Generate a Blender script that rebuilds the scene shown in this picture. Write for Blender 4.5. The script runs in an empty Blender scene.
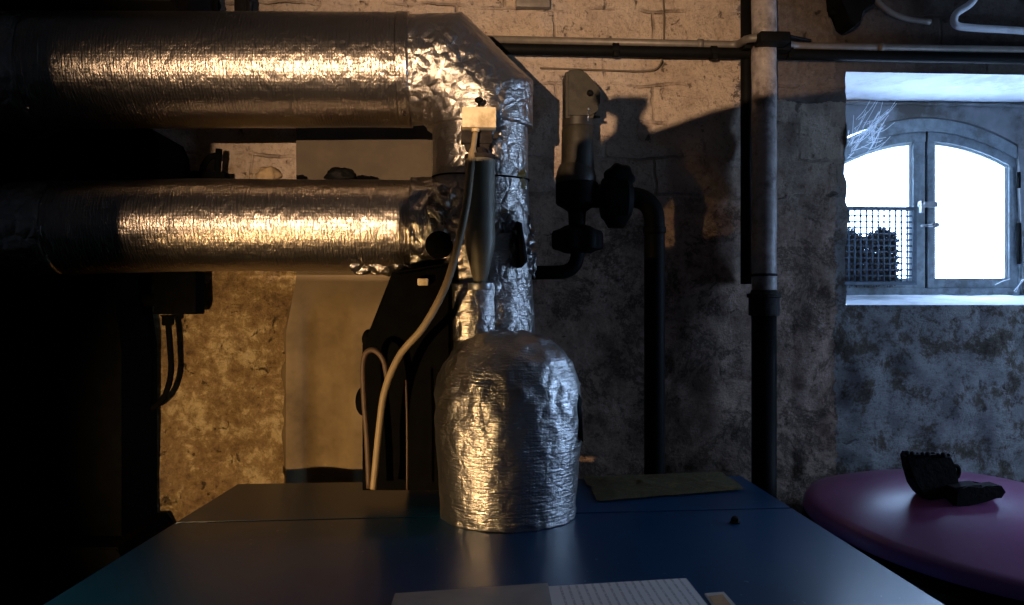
import bpy, bmesh, math, random
from mathutils import Vector, Matrix, noise
random.seed(7)
sc = bpy.context.scene
COL = sc.collection
R = math.radians
PI = math.pi

# ------------------------------------------------------------------ camera
F = 800.0; YAW = math.atan(0.06); CAM = Vector((0, -2.4, 1.55)); HZ = 304.0
RT = Vector((math.cos(YAW), -math.sin(YAW), 0)); FW = Vector((math.sin(YAW), math.cos(YAW), 0))
cd = bpy.data.cameras.new('camera'); cam = bpy.data.objects.new('camera', cd); COL.objects.link(cam)
cam.location = CAM; cam.rotation_euler = (PI/2, 0, -YAW)
cd.lens = F/1024*36; cd.sensor_width = 36; cd.shift_y = (HZ-302.5)/1024; cd.clip_start = 0.02
sc.camera = cam

def at(px, py, Y=0.0):
    """world point on the plane y = Y behind a photo position"""
    d = RT*((px-512)/F) + FW + Vector((0, 0, (HZ-py)/F))
    return CAM + d*((Y-CAM.y)/d.y)
def atz(px, py, Z):
    d = RT*((px-512)/F) + FW + Vector((0, 0, (HZ-py)/F))
    return CAM + d*((Z-CAM.z)/d.z)
def msz(n, Y):                        # size in metres of n photo pixels on plane y = Y
    return n/F*(Y-CAM.y)

# ------------------------------------------------------------------ naming helpers
def tag(o, label=None, cat=None, group=None, kind=None):
    if label: o['label'] = label
    if cat: o['category'] = cat
    if group: o['group'] = group
    if kind: o['kind'] = kind
    return o
def thing(name, loc, label, cat, group=None):
    o = bpy.data.objects.new(name, None); COL.objects.link(o); o.location = loc
    o.empty_display_size = 0.05
    return tag(o, label, cat, group)
def obj(name, bm, m, parent=None, smooth=True, auto=None):
    bmesh.ops.recalc_face_normals(bm, faces=bm.faces[:])
    me = bpy.data.meshes.new(name); bm.to_mesh(me); bm.free()
    for p in me.polygons: p.use_smooth = smooth
    if smooth and auto:
        me.set_sharp_from_angle(angle=R(auto))
    me.materials.append(m)
    o = bpy.data.objects.new(name, me); COL.objects.link(o)
    if parent:
        o.parent = parent
        w = Vector(parent.location); pp = parent.parent
        while pp: w += pp.location; pp = pp.parent
        me.transform(Matrix.Translation(-w))
    return o

# ------------------------------------------------------------------ mesh helpers
def box(bm, lo, hi, bev=0.0, rot=None, piv=None):
    lo = Vector(lo); hi = Vector(hi); c = (lo+hi)/2; s = hi-lo
    r = bmesh.ops.create_cube(bm, size=1.0); vs = r['verts']
    for v in vs: v.co = Vector((v.co.x*s.x, v.co.y*s.y, v.co.z*s.z))
    if bev:
        es = list({e for v in vs for e in v.link_edges})
        rr = bmesh.ops.bevel(bm, geom=es, offset=bev, segments=2, affect='EDGES', profile=0.6)
        vs = list({v for f in rr['faces'] for v in f.verts} | {v for v in vs if v.is_valid})
    if rot is not None:
        for v in vs: v.co = rot @ v.co
    for v in vs: v.co += c
    return vs
def tube(bm, pts, rad, n=16, cap=True):
    pts = [Vector(p) for p in pts]; m = len(pts)
    rad = rad if isinstance(rad, (list, tuple)) else [rad]*m
    t0 = (pts[1]-pts[0]).normalized()
    up = Vector((0, 0, 1)) if abs(t0.z) < .9 else Vector((0, 1, 0))
    e = t0.cross(up).normalized(); rings = []
    for i in range(m):
        a = pts[max(i-1, 0)]; b = pts[min(i+1, m-1)]
        t = (b-a).normalized(); e = (e - t*e.dot(t)).normalized(); f = t.cross(e)
        rings.append([bm.verts.new(pts[i] + (e*math.cos(2*PI*k/n)+f*math.sin(2*PI*k/n))*rad[i]) for k in range(n)])
    for i in range(m-1):
        for k in range(n):
            bm.faces.new((rings[i][k], rings[i][(k+1) % n], rings[i+1][(k+1) % n], rings[i+1][k]))
    if cap:
        bm.faces.new(rings[0][::-1]); bm.faces.new(rings[-1])
def smooth_path(pts, k=8):
    P = [Vector(p) for p in pts]; out = []
    Q = [P[0]*2-P[1]]+P+[P[-1]*2-P[-2]]
    for i in range(1, len(Q)-2):
        a, b, c, d = Q[i-1:i+3]
        for j in range(k):
            t = j/k
            out.append(0.5*((2*b)+(c-a)*t+(2*a-5*b+4*c-d)*t*t+(3*b-a-3*c+d)*t**3))
    out.append(P[-1]); return out
def fillet(pts, r, k=8):
    P = [Vector(p) for p in pts]; out = [P[0]]
    for i in range(1, len(P)-1):
        a = (P[i-1]-P[i]).normalized(); b = (P[i+1]-P[i]).normalized()
        A = P[i]+a*r; B = P[i]+b*r
        for j in range(k+1):
            t = j/k; out.append(A*(1-t)**2 + P[i]*2*t*(1-t) + B*t*t)
    out.append(P[-1]); return out
def lathe(bm, prof, c, axis='z', n=32, lobes=0, la=0.0):
    """prof = [(radius, height)]"""
    c = Vector(c); rings = []
    for r, h in prof:
        ring = []
        for k in range(n):
            a = 2*PI*k/n; rr = max(r, 1e-5)*(1+la*math.cos(lobes*a))
            x, y = rr*math.cos(a), rr*math.sin(a)
            v = Vector((x, y, h)) if axis == 'z' else (Vector((h, x, y)) if axis == 'x' else Vector((x, h, y)))
            ring.append(bm.verts.new(c+v))
        rings.append(ring)
    for i in range(len(rings)-1):
        for k in range(n):
            bm.faces.new((rings[i][k], rings[i][(k+1) % n], rings[i+1][(k+1) % n], rings[i+1][k]))
    bm.faces.new(rings[0][::-1]); bm.faces.new(rings[-1])
def prism(bm, poly, y0, y1, bev=0.0):
    """poly = world points on a y-plane; extruded from y0 to y1"""
    A = [bm.verts.new((p[0], y0, p[-1])) for p in poly]
    B = [bm.verts.new((p[0], y1, p[-1])) for p in poly]
    n = len(poly); fs = [bm.faces.new(A), bm.faces.new(B[::-1])]
    for i in range(n): fs.append(bm.faces.new((A[i], B[i], B[(i+1) % n], A[(i+1) % n])))
    if bev:
        es = [e for f in fs[:2] for e in f.edges]
        bmesh.ops.bevel(bm, geom=list(set(es)), offset=bev, segments=2, affect='EDGES')
def fb(p, s, o=4):
    return noise.fractal(Vector(p)*s, 0.9, 2.1, o)
def foil_duct(bm, path, r, nseg=96, step=0.006, amp=None, ref=Vector((0, 1, 0)), capped=True):
    P = [Vector(p) for p in path]; uv = bm.loops.layers.uv.new('UVMap')
    D = [(P[i+1]-P[i]).normalized() for i in range(len(P)-1)]
    N = [D[0]]+[(D[i]+D[i+1]).normalized() for i in range(len(D)-1)]+[D[-1]]
    rings = []; s0 = 0.0
    for i, d in enumerate(D):
        L = (P[i+1]-P[i]).length; m = max(2, int(L/step)); e1 = d.cross(ref).normalized(); e2 = ref
        for j in range(m+1):
            if i > 0 and j == 0: continue
            ring = []; t = j/m
            for k in range(nseg):
                a = 2*PI*k/nseg; o = (e1*math.cos(a)+e2*math.sin(a))
                ta = -(o*r).dot(N[i])/d.dot(N[i]); tb = -(o*r).dot(N[i+1])/d.dot(N[i+1])
                q = P[i]+o*r + d*(ta+(L+tb-ta)*t)
                s = s0+L*t
                w = amp(q, s, a) if amp else 0
                v = bm.verts.new(q+o*w); ring.append(v)
            rings.append((ring, s0+L*t))
        s0 += L
    for i in range(len(rings)-1):
        for k in range(nseg):
            f = bm.faces.new((rings[i][0][k], rings[i][0][(k+1) % nseg], rings[i+1][0][(k+1) % nseg], rings[i+1][0][k]))
            c = 2*PI*r/nseg
            for lp, (u, v_) in zip(f.loops, ((rings[i][1], k), (rings[i][1], k+1), (rings[i+1][1], k+1), (rings[i+1][1], k))):
                lp[uv].uv = (u, v_*c)
    if capped:
        bm.faces.new(rings[0][0][::-1]); bm.faces.new(rings[-1][0])

# ------------------------------------------------------------------ materials
class NT:
    def __init__(s, name):
        s.m = bpy.data.materials.new(name); s.m.use_nodes = True; s.t = s.m.node_tree; s.t.nodes.clear()
        s.o = s.n('ShaderNodeOutputMaterial'); s.b = s.n('ShaderNodeBsdfPrincipled')
        s.l(s.b.outputs[0], s.o.inputs[0])
    def n(s, k, **kw):
        x = s.t.nodes.new(k)
        for a, b in kw.items(): setattr(x, a, b)
        return x
    def l(s, a, b): s.t.links.new(a, b)
    def set(s, **kw):
        for k, v in kw.items():
            i = s.b.inputs[k.replace('_', ' ')]
            if hasattr(v, 'is_output'): s.l(v, i)
            else: i.default_value = v
        return s
    def coord(s, k='Object', scale=(1, 1, 1)):
        c = s.n('ShaderNodeTexCoord'); m = s.n('ShaderNodeMapping'); m.inputs['Scale'].default_value = scale
        s.l(c.outputs[k], m.inputs[0]); return m.outputs[0]
    def noise(s, co, scale, detail=6, rough=.6, dist=0):
        x = s.n('ShaderNodeTexNoise'); x.inputs['Scale'].default_value = scale; x.inputs['Detail'].default_value = detail
        x.inputs['Roughness'].default_value = rough; x.inputs['Distortion'].default_value = dist
        s.l(co, x.inputs['Vector']); return x.outputs[0]
    def vor(s, co, scale, feat='F1', out=0):
        x = s.n('ShaderNodeTexVoronoi', feature=feat); x.inputs['Scale'].default_value = scale
        s.l(co, x.inputs['Vector']); return x.outputs[out]
    def ramp(s, f, stops, interp='LINEAR'):
        x = s.n('ShaderNodeValToRGB'); x.color_ramp.interpolation = interp; e = x.color_ramp.elements
        while len(e) > 1: e.remove(e[0])
        e[0].position = stops[0][0]; c = stops[0][1]; e[0].color = (*c, 1) if isinstance(c, tuple) else (c, c, c, 1)
        for p, c in stops[1:]:
            q = e.new(p); q.color = (*c, 1) if isinstance(c, tuple) else (c, c, c, 1)
        s.l(f, x.inputs[0]); return x.outputs[0]
    def mix(s, f, a, b, mode='MIX'):
        x = s.n('ShaderNodeMix', data_type='RGBA', blend_type=mode)
        for i, v in ((0, f), (6, a), (7, b)):
            if hasattr(v, 'is_output'): s.l(v, x.inputs[i])
            else: x.inputs[i].default_value = v if i == 0 else (*v, 1)
        return x.outputs[2]
    def math(s, op, a, b=0.0, c=None):
        x = s.n('ShaderNodeMath', operation=op)
        for i, v in enumerate((a, b, c)):
            if v is None: continue
            if hasattr(v, 'is_output'): s.l(v, x.inputs[i])
            else: x.inputs[i].default_value = v
        return x.outputs[0]
    def sep(s, co):
        x = s.n('ShaderNodeSeparateXYZ'); s.l(co, x.inputs[0]); return x.outputs
    def bump(s, h, strength=.5, dist=.01, nrm=None):
        x = s.n('ShaderNodeBump'); x.inputs['Strength'].default_value = strength; x.inputs['Distance'].default_value = dist
        s.l(h, x.inputs['Height'])
        if nrm is not None: s.l(nrm, x.inputs['Normal'])
        return x.outputs[0]
def simple(name, col, rough=.6, metal=0.0, var=.25, scale=30, bump=.15, spec=.5, dirt=None):
    n = NT(name); co = n.coord()
    f = n.noise(co, scale); d = tuple(c*(1-var) for c in col); li = tuple(min(1, c*(1+var)) for c in col)
    c = n.ramp(f, [(.3, d), (.7, li)])
    if dirt:
        g = n.ramp(n.noise(co, scale*.35, 8, .7), [(.5, 0.0), (.62, 1.0)]); c = n.mix(g, c, dirt)
    n.set(Base_Color=c, Roughness=rough, Metallic=metal, Normal=n.bump(f, bump, .004))
    n.b.inputs['Specular IOR Level'].default_value = spec
    return n.m

def wall_material():
    n = NT('old_whitewashed_masonry'); co = n.coord()
    X, Y, Z = n.sep(co)
    big = n.noise(co, 2.2, 5, .6); mid = n.noise(co, 7, 12, .78, .15); fine = n.noise(co, 46, 8, .7); grit = n.noise(co, 160, 3, .6)
    # zones: whitewash on the upper courses, mottled plaster lower down
    zz = n.math('ADD', Z, n.math('MULTIPLY', n.math('SUBTRACT', mid, .5), .9))
    upper = n.ramp(n.math('SUBTRACT', zz, 1.0), [(.78, 0.0), (.98, 1.0)])
    white = n.ramp(mid, [(.3, (.36, .27, .21)), (.5, (.56, .45, .36)), (.7, (.66, .55, .45))])
    plaster = n.ramp(mid, [(.30, (.05, .038, .030)), (.42, (.17, .135, .115)), (.52, (.30, .25, .22)), (.62, (.40, .34, .30)), (.74, (.56, .47, .40))])
    low = n.mix(n.ramp(fine, [(.35, 0.0), (.75, .55)]), plaster, (.40, .36, .33))
    low = n.mix(1.0, low, (1.75, 1.45, 1.27), 'MULTIPLY')
    # peeled patches and damp rings
    ring = n.noise(co, 5.2, 12, .8, .4)
    low = n.mix(n.ramp(ring, [(.50, 0.0), (.55, .85), (.58, .1)]), low, (.06, .042, .03))
    low = n.mix(n.ramp(n.noise(co, 3.1, 10, .75, .3), [(.54, 0.0), (.64, .8)]), low, (.10, .07, .055))
    # ochre crumbling lime in the left bay
    left = n.ramp(n.math('ADD', X, n.math('MULTIPLY', big, .35)), [(0.0, 1.0), (.01, 0.0)])
    lf = n.math('LESS_THAN', n.math('ADD', X, n.math('MULTIPLY', big, .3)), -.28)
    och = n.ramp(n.math('ADD', n.math('MULTIPLY', n.noise(co, 6, 10, .7, .2), .5), n.math('MULTIPLY', n.noise(co, 32, 8, .75, .4), .5)), [(.36, (.10, .06, .03)), (.45, (.27, .18, .08)), (.51, (.38, .27, .13)), (.56, (.66, .53, .30)), (.66, (.82, .70, .46))])
    low = n.mix(n.math('MULTIPLY', lf, .9), low, och)
    pk = n.ramp(n.noise(co, 4.3, 12, .8, .2), [(.53, 0.0), (.59, .9)])
    low = n.mix(n.math('MULTIPLY', pk, n.math('GREATER_THAN', n.math('ADD', Z, n.math('MULTIPLY', mid, .3)), 1.75)), low, (.55, .42, .33))
    # right bay under the window: bluish limewash over rubble
    rt = n.math('GREATER_THAN', n.math('ADD', X, n.math('MULTIPLY', mid, .12)), 1.20)
    rub = n.noise(co, 8, 14, .8, .15)
    lime = n.ramp(rub, [(.34, (.05, .042, .035)), (.45, (.20, .165, .13)), (.5, (.42, .42, .42)), (.7, (.62, .63, .65))])
    low = n.mix(rt, low, lime)
    colr = n.mix(upper, low, white)
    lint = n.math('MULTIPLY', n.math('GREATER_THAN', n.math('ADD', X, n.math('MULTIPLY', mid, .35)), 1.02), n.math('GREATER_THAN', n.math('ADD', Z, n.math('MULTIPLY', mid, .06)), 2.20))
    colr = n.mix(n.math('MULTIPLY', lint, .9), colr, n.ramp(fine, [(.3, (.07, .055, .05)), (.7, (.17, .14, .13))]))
    # brick courses seen faintly through the paint
    br = n.n('ShaderNodeTexBrick'); br.inputs['Scale'].default_value = 1.0
    br.inputs['Brick Width'].default_value = .30; br.inputs['Row Height'].default_value = .112; br.inputs['Mortar Size'].default_value = .006
    br.inputs['Mortar Smooth'].default_value = .6
    br.inputs['Color1'].default_value = (1, 1, 1, 1); br.inputs['Color2'].default_value = (.9, .9, .9, 1); br.inputs['Mortar'].default_value = (0, 0, 0, 1)
    cx = n.n('ShaderNodeCombineXYZ'); wob = n.math('MULTIPLY', n.noise(co, 5, 4), .05)
    n.l(n.math('ADD', X, wob), cx.inputs[0]); n.l(n.math('ADD', Z, wob), cx.inputs[1]); n.l(cx.outputs[0], br.inputs['Vector'])
    crk = n.math('MULTIPLY', n.math('MULTIPLY', br.outputs['Fac'], upper), n.ramp(n.noise(co, 4.5, 5, .6), [(.46, 0.0), (.6, 1.0)]))
    colr = n.mix(n.math('MULTIPLY', crk, .55), colr, (.08, .055, .04))
    # pits
    colr = n.mix(n.ramp(n.noise(co, 75, 5, .8, .4), [(.52, 0.0), (.66, .5)]), colr, (.07, .055, .045))
    pit = n.ramp(n.noise(co, 24, 6, .7, .6), [(.62, 0.0), (.67, 1.0)])
    colr = n.mix(n.math('MULTIPLY', pit, .7), colr, (.05, .04, .035))
    h = n.math('ADD', n.math('MULTIPLY', mid, .8), n.math('MULTIPLY', fine, .35))
    h = n.math('ADD', h, n.math('MULTIPLY', grit, .07))
    h = n.math('SUBTRACT', h, n.math('MULTIPLY', crk, .35)); h = n.math('SUBTRACT', h, n.math('MULTIPLY', pit, .3))
    h = n.math('ADD', h, n.math('MULTIPLY', n.math('MULTIPLY', rt, rub), 1.6))
    n.set(Base_Color=colr, Roughness=.9, Normal=n.bump(h, 1.0, .045)); n.b.inputs['Specular IOR Level'].default_value = .25
    return n.m
M = {}
M['wall'] = wall_material()

def foil(name, col=(.74, .70, .65), rough=.24, crinkle=.5, weave=.5, rs=1.0):
    n = NT(name); uv = n.coord('UV'); oc = n.coord()
    U, V, _ = n.sep(uv)
    wv = n.math('ADD', n.math('SINE', n.math('MULTIPLY', U, 2*PI/.0075)), n.math('MULTIPLY', n.math('SINE', n.math('MULTIPLY', V, 2*PI/.0075)), .35))
    wv = n.math('POWER', n.math('MAXIMUM', n.math('MULTIPLY_ADD', wv, .3, .5), 0.001), 3)
    st = n.n('ShaderNodeMapping'); st.inputs['Scale'].default_value = (150*rs, 26*rs, 1); n.l(uv, st.inputs[0])
    w1 = n.noise(st.outputs[0], 1, 3, .6, 1.2)
    v1 = n.vor(n_dist(n, oc, 38, .012), 26, 'DISTANCE_TO_EDGE')
    v1 = n.ramp(v1, [(0, 0.0), (.25, 1.0)])
    w2 = n.noise(oc, 30, 5, .65, 1.4)
    h = n.math('ADD', n.math('MULTIPLY', wv, weave*.10), n.math('MULTIPLY', w1, .62))
    h = n.math('ADD', h, n.math('MULTIPLY', n.math('ADD', v1, n.math('MULTIPLY', w2, 1.6)), crinkle))
    dirt = n.noise(oc, 14, 6, .7)
    c = n.mix(n.ramp(dirt, [(.45, 0.0), (.75, .45)]), col, tuple(x*.55 for x in col))
    n.set(Base_Color=c, Metallic=1.0, Roughness=n.math('MULTIPLY_ADD', dirt, .14, rough-.07), Normal=n.bump(h, .85, .0042))
    return n.m
def n_dist(n, co, sc_, amt):
    x = n.n('ShaderNodeTexNoise'); x.inputs['Scale'].default_value = sc_; n.l(co, x.inputs['Vector'])
    a = n.n('ShaderNodeVectorMath', operation='MULTIPLY_ADD'); n.l(x.outputs['Color'], a.inputs[0])
    a.inputs[1].default_value = (amt, amt, amt); n.l(co, a.inputs[2]); return a.outputs[0]
M['foil'] = foil('scrim_foil', col=(.38, .34, .30), rough=.30, crinkle=.16, weave=1.2)
M['foil_c'] = foil('crumpled_foil', col=(.49, .46, .43), rough=.3, crinkle=.55, weave=.6)
M['black'] = simple('black_iron', (.004, .004, .004), .6, .0, bump=.3, spec=.07)
M['soot'] = simple('matt_black_soot', (.003, .003, .003), .95, .0, bump=.2, spec=.02)
M['black_rubber'] = simple('black_rubber', (.007, .007, .007), .6, spec=.2)
M['olive'] = simple('olive_painted_brass', (.022, .019, .012), .5, .1, .3, 60, dirt=(.012, .010, .007))
M['ivory'] = simple('aged_ivory_plastic', (.74, .62, .40), .5, 0, .1, 18, dirt=(.35, .26, .13))
M['hose'] = simple('beige_hose', (.23, .175, .10), .55, 0, .15, 25, bump=.1)
M['hose_d'] = simple('brown_cable', (.06, .035, .02), .6)
M['greyp'] = simple('grey_enamel', (.16, .145, .10), .48, .1, .2, 25, bump=.08)
M['pipe_w'] = simple('chalky_pipe_paint', (.25, .22, .21), .5, 0, .35, 40, bump=.4, dirt=(.09, .07, .06))
M['conduit'] = simple('dull_grey_conduit', (.13, .115, .10), .5, .2, .25, 30)
M['frame'] = simple('blue_grey_window_paint', (.22, .26, .28), .55, 0, .3, 34, bump=.4, dirt=(.13, .14, .14))
M['frame_l'] = simple('pale_putty', (.75, .78, .78), .6, 0, .08, 40, bump=.2)
M['steel'] = simple('dull_steel', (.35, .36, .37), .4, .8, .25, 40)
M['limew'] = simple('limewashed_reveal', (.72, .75, .80), .85, 0, .1, 14, bump=.5, dirt=(.5, .52, .55))
M['render'] = simple('grey_render', (.22, .23, .24), .9, 0, .3, 12, bump=.6, dirt=(.09, .08, .07))
M['plaster'] = simple('smooth_tan_plaster', (.095, .07, .042), .8, 0, .3, 5, bump=.25, dirt=(.06, .043, .024))
def lime_plaster():
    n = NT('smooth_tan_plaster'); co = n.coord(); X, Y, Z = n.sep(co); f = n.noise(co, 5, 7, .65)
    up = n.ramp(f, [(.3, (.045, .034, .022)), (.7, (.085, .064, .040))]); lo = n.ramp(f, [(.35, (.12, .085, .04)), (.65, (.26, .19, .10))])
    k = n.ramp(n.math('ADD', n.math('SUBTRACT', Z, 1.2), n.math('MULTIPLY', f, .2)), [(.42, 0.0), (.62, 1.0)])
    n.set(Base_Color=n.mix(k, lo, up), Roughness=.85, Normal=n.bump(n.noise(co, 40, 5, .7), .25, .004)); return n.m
M['plaster'] = lime_plaster()
M['stone'] = simple('rubble_stone', (.22, .16, .09), .9, 0, .3, 40, bump=.5)
M['room'] = simple('grimy_whitewash', (.28, .26, .24), .95, 0, .3, 5, bump=.4, dirt=(.15, .13, .12))
M['dark'] = simple('sooty_render', (.012, .011, .010), .95, 0, .3, 8, bump=.4, spec=.1)
M['mesh'] = simple('painted_wire_mesh', (.09, .12, .15), .5, .2, .2, 40)
M['straw'] = simple('dry_straw', (.13, .10, .08), .9, 0, .5, 60)
M['web'] = simple('cobweb_silk', (.8, .85, .9), .6, 0, .05, 20)
M['wire'] = simple('dark_cloth_wire', (.10, .075, .05), .7)
M['iron'] = simple('rusty_cast_iron', (.014, .011, .010), .75, .0, .6, 70, bump=.8, spec=.2)

def blue_mat():
    n = NT('blue_boiler_enamel'); co = n.coord()
    f = n.noise(co, 5, 8, .65); sx = n.n('ShaderNodeMapping'); sx.inputs['Scale'].default_value = (60, 6, 6); sx.inputs['Rotation'].default_value = (0, 0, .5)
    n.l(co, sx.inputs[0]); scr = n.ramp(n.noise(sx.outputs[0], 2, 8, .8), [(.68, 0.0), (.74, 1.0)])
    sp = n.ramp(n.noise(co, 55, 2, .5), [(.74, 0.0), (.77, 1.0)])
    c = n.ramp(f, [(.3, (.001, .044, .12)), (.7, (.0015, .058, .155))])
    c = n.mix(n.math('MULTIPLY', scr, .10), c, (.3, .4, .45)); c = n.mix(n.math('MULTIPLY', sp, .5), c, (.35, .42, .48))
    n.set(Base_Color=c, Roughness=n.math('MULTIPLY_ADD', f, .14, .26), Normal=n.bump(n.math('ADD', f, n.math('MULTIPLY', scr, .3)), .1, .004))
    return n.m
M['blue'] = blue_mat()
def red_mat():
    n = NT('red_tank_enamel'); co = n.coord(); f = n.noise(co, 9, 8, .65)
    c = n.ramp(f, [(.3, (.27, .075, .20)), (.7, (.33, .10, .25))])
    n.set(Base_Color=c, Roughness=n.math('MULTIPLY_ADD', f, .10, .26), Normal=n.bump(n.noise(co, 50, 4), .06, .003)); n.b.inputs['Specular IOR Level'].default_value = .9; return n.m
M['red'] = red_mat()
def cloth_mat():
    n = NT('stained_jute'); co = n.coord(); f = n.noise(co, 22, 8, .75, 1)
    c = n.ramp(f, [(.3, (.05, .035, .018)), (.45, (.26, .18, .08)), (.52, (.12, .14, .07)), (.62, (.36, .24, .10))])
    n.set(Base_Color=c, Roughness=.95, Normal=n.bump(n.noise(co, 150, 3), .6, .003)); return n.m
M['cloth'] = cloth_mat()
def paper_mat():
    n = NT('ruled_printed_page'); co = n.coord(); X, Y, Z = n.sep(co)
    s = n.math('SINE', n.math('MULTIPLY', X, 2*PI/.0135))
    ln = n.math('MULTIPLY', n.math('GREATER_THAN', s, .55), n.math('GREATER_THAN', X, -.07))
    g = n.ramp(n.noise(co, 200, 2), [(.4, .3), (.55, 1.0)])
    c = n.mix(n.math('MULTIPLY', n.math('MULTIPLY', ln, g), .65), (.78, .77, .76), (.28, .28, .30))
    n.set(Base_Color=c, Roughness=.7); return n.m
M['page'] = paper_mat()
M['sleeve'] = simple('cloudy_plastic_cover', (.36, .33, .30), .45, 0, .2, 12)
M['envelope'] = simple('manila_envelope', (.55, .50, .42), .8, 0, .1, 20)
M['orange'] = simple('orange_label_paper', (.55, .30, .13), .8, 0, .15, 30)
def glass_mat():
    n = NT('dusty_window_glass'); n.t.nodes.remove(n.b)
    a = n.n('ShaderNodeBsdfTransparent'); a.inputs[0].default_value = (.93, .96, .97, 1)
    g = n.n('ShaderNodeBsdfGlossy'); g.inputs['Roughness'].default_value = .05
    m = n.n('ShaderNodeMixShader'); m.inputs[0].default_value = .06
    n.l(a.outputs[0], m.inputs[1]); n.l(g.outputs[0], m.inputs[2]); n.l(m.outputs[0], n.o.inputs[0]); return n.m
M['glass'] = glass_mat()
M['floor'] = simple('dirty_concrete', (.05, .045, .04), .9, 0, .4, 6, bump=.4)

# ------------------------------------------------------------------ room shell
XL, XR, YF, ZC = -2.6, 2.75, -4.6, 2.75
NX0 = at(845, 200).x; NX1 = at(1040, 200, .34).x
NZT = at(845, 72).z; NZB = at(845, 305).z; ND = 0.34
def grid_wall():
    bm = bmesh.new(); st = .014
    xs = [XL+(XR-XL)*i/int((XR-XL)/st) for i in range(int((XR-XL)/st)+1)]
    zs = [ZC*i/int(ZC/st) for i in range(int(ZC/st)+1)]
    def snap(a, vals):
        for v in vals:
            j = min(range(len(a)), key=lambda i: abs(a[i]-v)); a[j] = v
    snap(xs, (NX0, NX1)); snap(zs, (NZB, NZT))
    V = {}
    for i, x in enumerate(xs):
        for j, z in enumerate(zs):
            if NX0+1e-6 < x < NX1-1e-6 and NZB+1e-6 < z < NZT-1e-6: continue
            p = Vector((x, 0, z)); d = .012*fb(p, 2.5, 3)+.006*fb(p, 11, 4)
            if z > 1.75: d += .003*max(0, math.cos(2*PI*(z+.02*fb(p, 3))/.112))**.3 if math.cos(2*PI*z/.112) > 0 else 0
            if x > NX0-.15 and z < 1.6: d += .012*abs(fb(p+Vector((3, 0, 1)), 7, 5))
            jx = .010*fb(p+Vector((0, 5, 0)), 14, 3) if abs(x-NX0) < .004 and NZB < z < NZT else 0
            V[i, j] = bm.verts.new((x+jx, -d-.004, z))
    for i in range(len(xs)-1):
        for j in range(len(zs)-1):
            cx = (xs[i]+xs[i+1])/2; cz = (zs[j]+zs[j+1])/2
            if NX0 < cx < NX1 and NZB < cz < NZT: continue
            bm.faces.new((V[i, j], V[i+1, j], V[i+1, j+1], V[i, j+1]))
    return bm
wb = obj('wall_back', grid_wall(), M['wall']); tag(wb, kind='structure')

bm = bmesh.new(); g0 = .016
for lo, hi in (((XL, .022, 0), (NX0-g0, ND, ZC)), ((NX1+g0, .022, 0), (XR, ND, ZC)), ((NX0-g0, .022, 0), (NX1+g0, ND, NZB-g0)), ((NX0-g0, .022, NZT+g0), (NX1+g0, ND, ZC))): box(bm, lo, hi)
obj('masonry_core', bm, M['render'], wb, smooth=False)
def slab(name, lo, hi, m):
    bm = bmesh.new(); box(bm, lo, hi); return tag(obj(name, bm, m, smooth=False), kind='structure')
slab('floor', (XL-.2, YF-.2, -.1), (XR+.2, .0, 0), M['floor'])
slab('ceiling', (XL-.2, YF-.2, ZC), (XR+.2, .5, ZC+.1), M['room'])
slab('wall_left', (XL-.2, YF-.2, 0), (XL, .0, ZC), M['room'])
slab('wall_front', (XL, YF-.2, 0), (XR, YF, ZC), M['room'])
# right wall with a second cellar window that lies beyond the frame
W2 = dict(y0=-1.0, y1=-.2, z0=1.22, z1=2.0)
bm = bmesh.new()
box(bm, (XR, YF-.2, 0), (XR+.2, W2['y0'], ZC)); box(bm, (XR, W2['y1'], 0), (XR+.2, .0, ZC))
box(bm, (XR, W2['y0'], 0), (XR+.2, W2['y1'], W2['z0'])); box(bm, (XR, W2['y0'], W2['z1']), (XR+.2, W2['y1'], ZC))
tag(obj('wall_right', bm, M['room'], smooth=False), kind='structure')
w2 = bpy.data.objects.new('window_2', None); COL.objects.link(w2); w2.location = (XR+.12, (W2['y0']+W2['y1'])/2, W2['z0']); tag(w2, kind='structure')
bm = bmesh.new(); ym = (W2['y0']+W2['y1'])/2
for a, b in ((W2['y0'], W2['y0']+.05), (ym-.03, ym+.03), (W2['y1']-.05, W2['y1'])): box(bm, (XR+.1, a, W2['z0']), (XR+.14, b, W2['z1']), .004)
box(bm, (XR+.102, W2['y0'], W2['z0']), (XR+.138, W2['y1'], W2['z0']+.05), .004); box(bm, (XR+.102, W2['y0'], W2['z1']-.05), (XR+.138, W2['y1'], W2['z1']), .004)
obj('window_frame', bm, M['frame'], w2, smooth=False)
for a, b in ((W2['y0']+.05, ym-.03), (ym+.03, W2['y1']-.05)):
    bm = bmesh.new(); box(bm, (XR+.118, a, W2['z0']+.05), (XR+.122, b, W2['z1']-.05)); obj('pane', bm, M['glass'], w2, smooth=False)

# ------------------------------------------------------------------ window in the back wall
WY = ND                                      # plane of the window frame
def wp(px, py, Y=WY): return at(px, py, Y)
win = bpy.data.objects.new('window_1', None); COL.objects.link(win); win.location = wp(927, 290); tag(win, kind='structure')
SXL, SXR = wp(830, 200).x, wp(1021, 200).x; XM = wp(927, 200).x; HW = (SXR-SXL)/2; XC = (SXR+SXL)/2
SZB = wp(900, 291).z; SZT = wp(927, 119).z; SZS = wp(1021, 150).z     # bottom, crown, springing
def arch_z(x, off=0.0):                        # underside of the head, lowered by off
    t = (x-XC)/HW; return SZT-(SZT-SZS)*t*t-off
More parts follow.
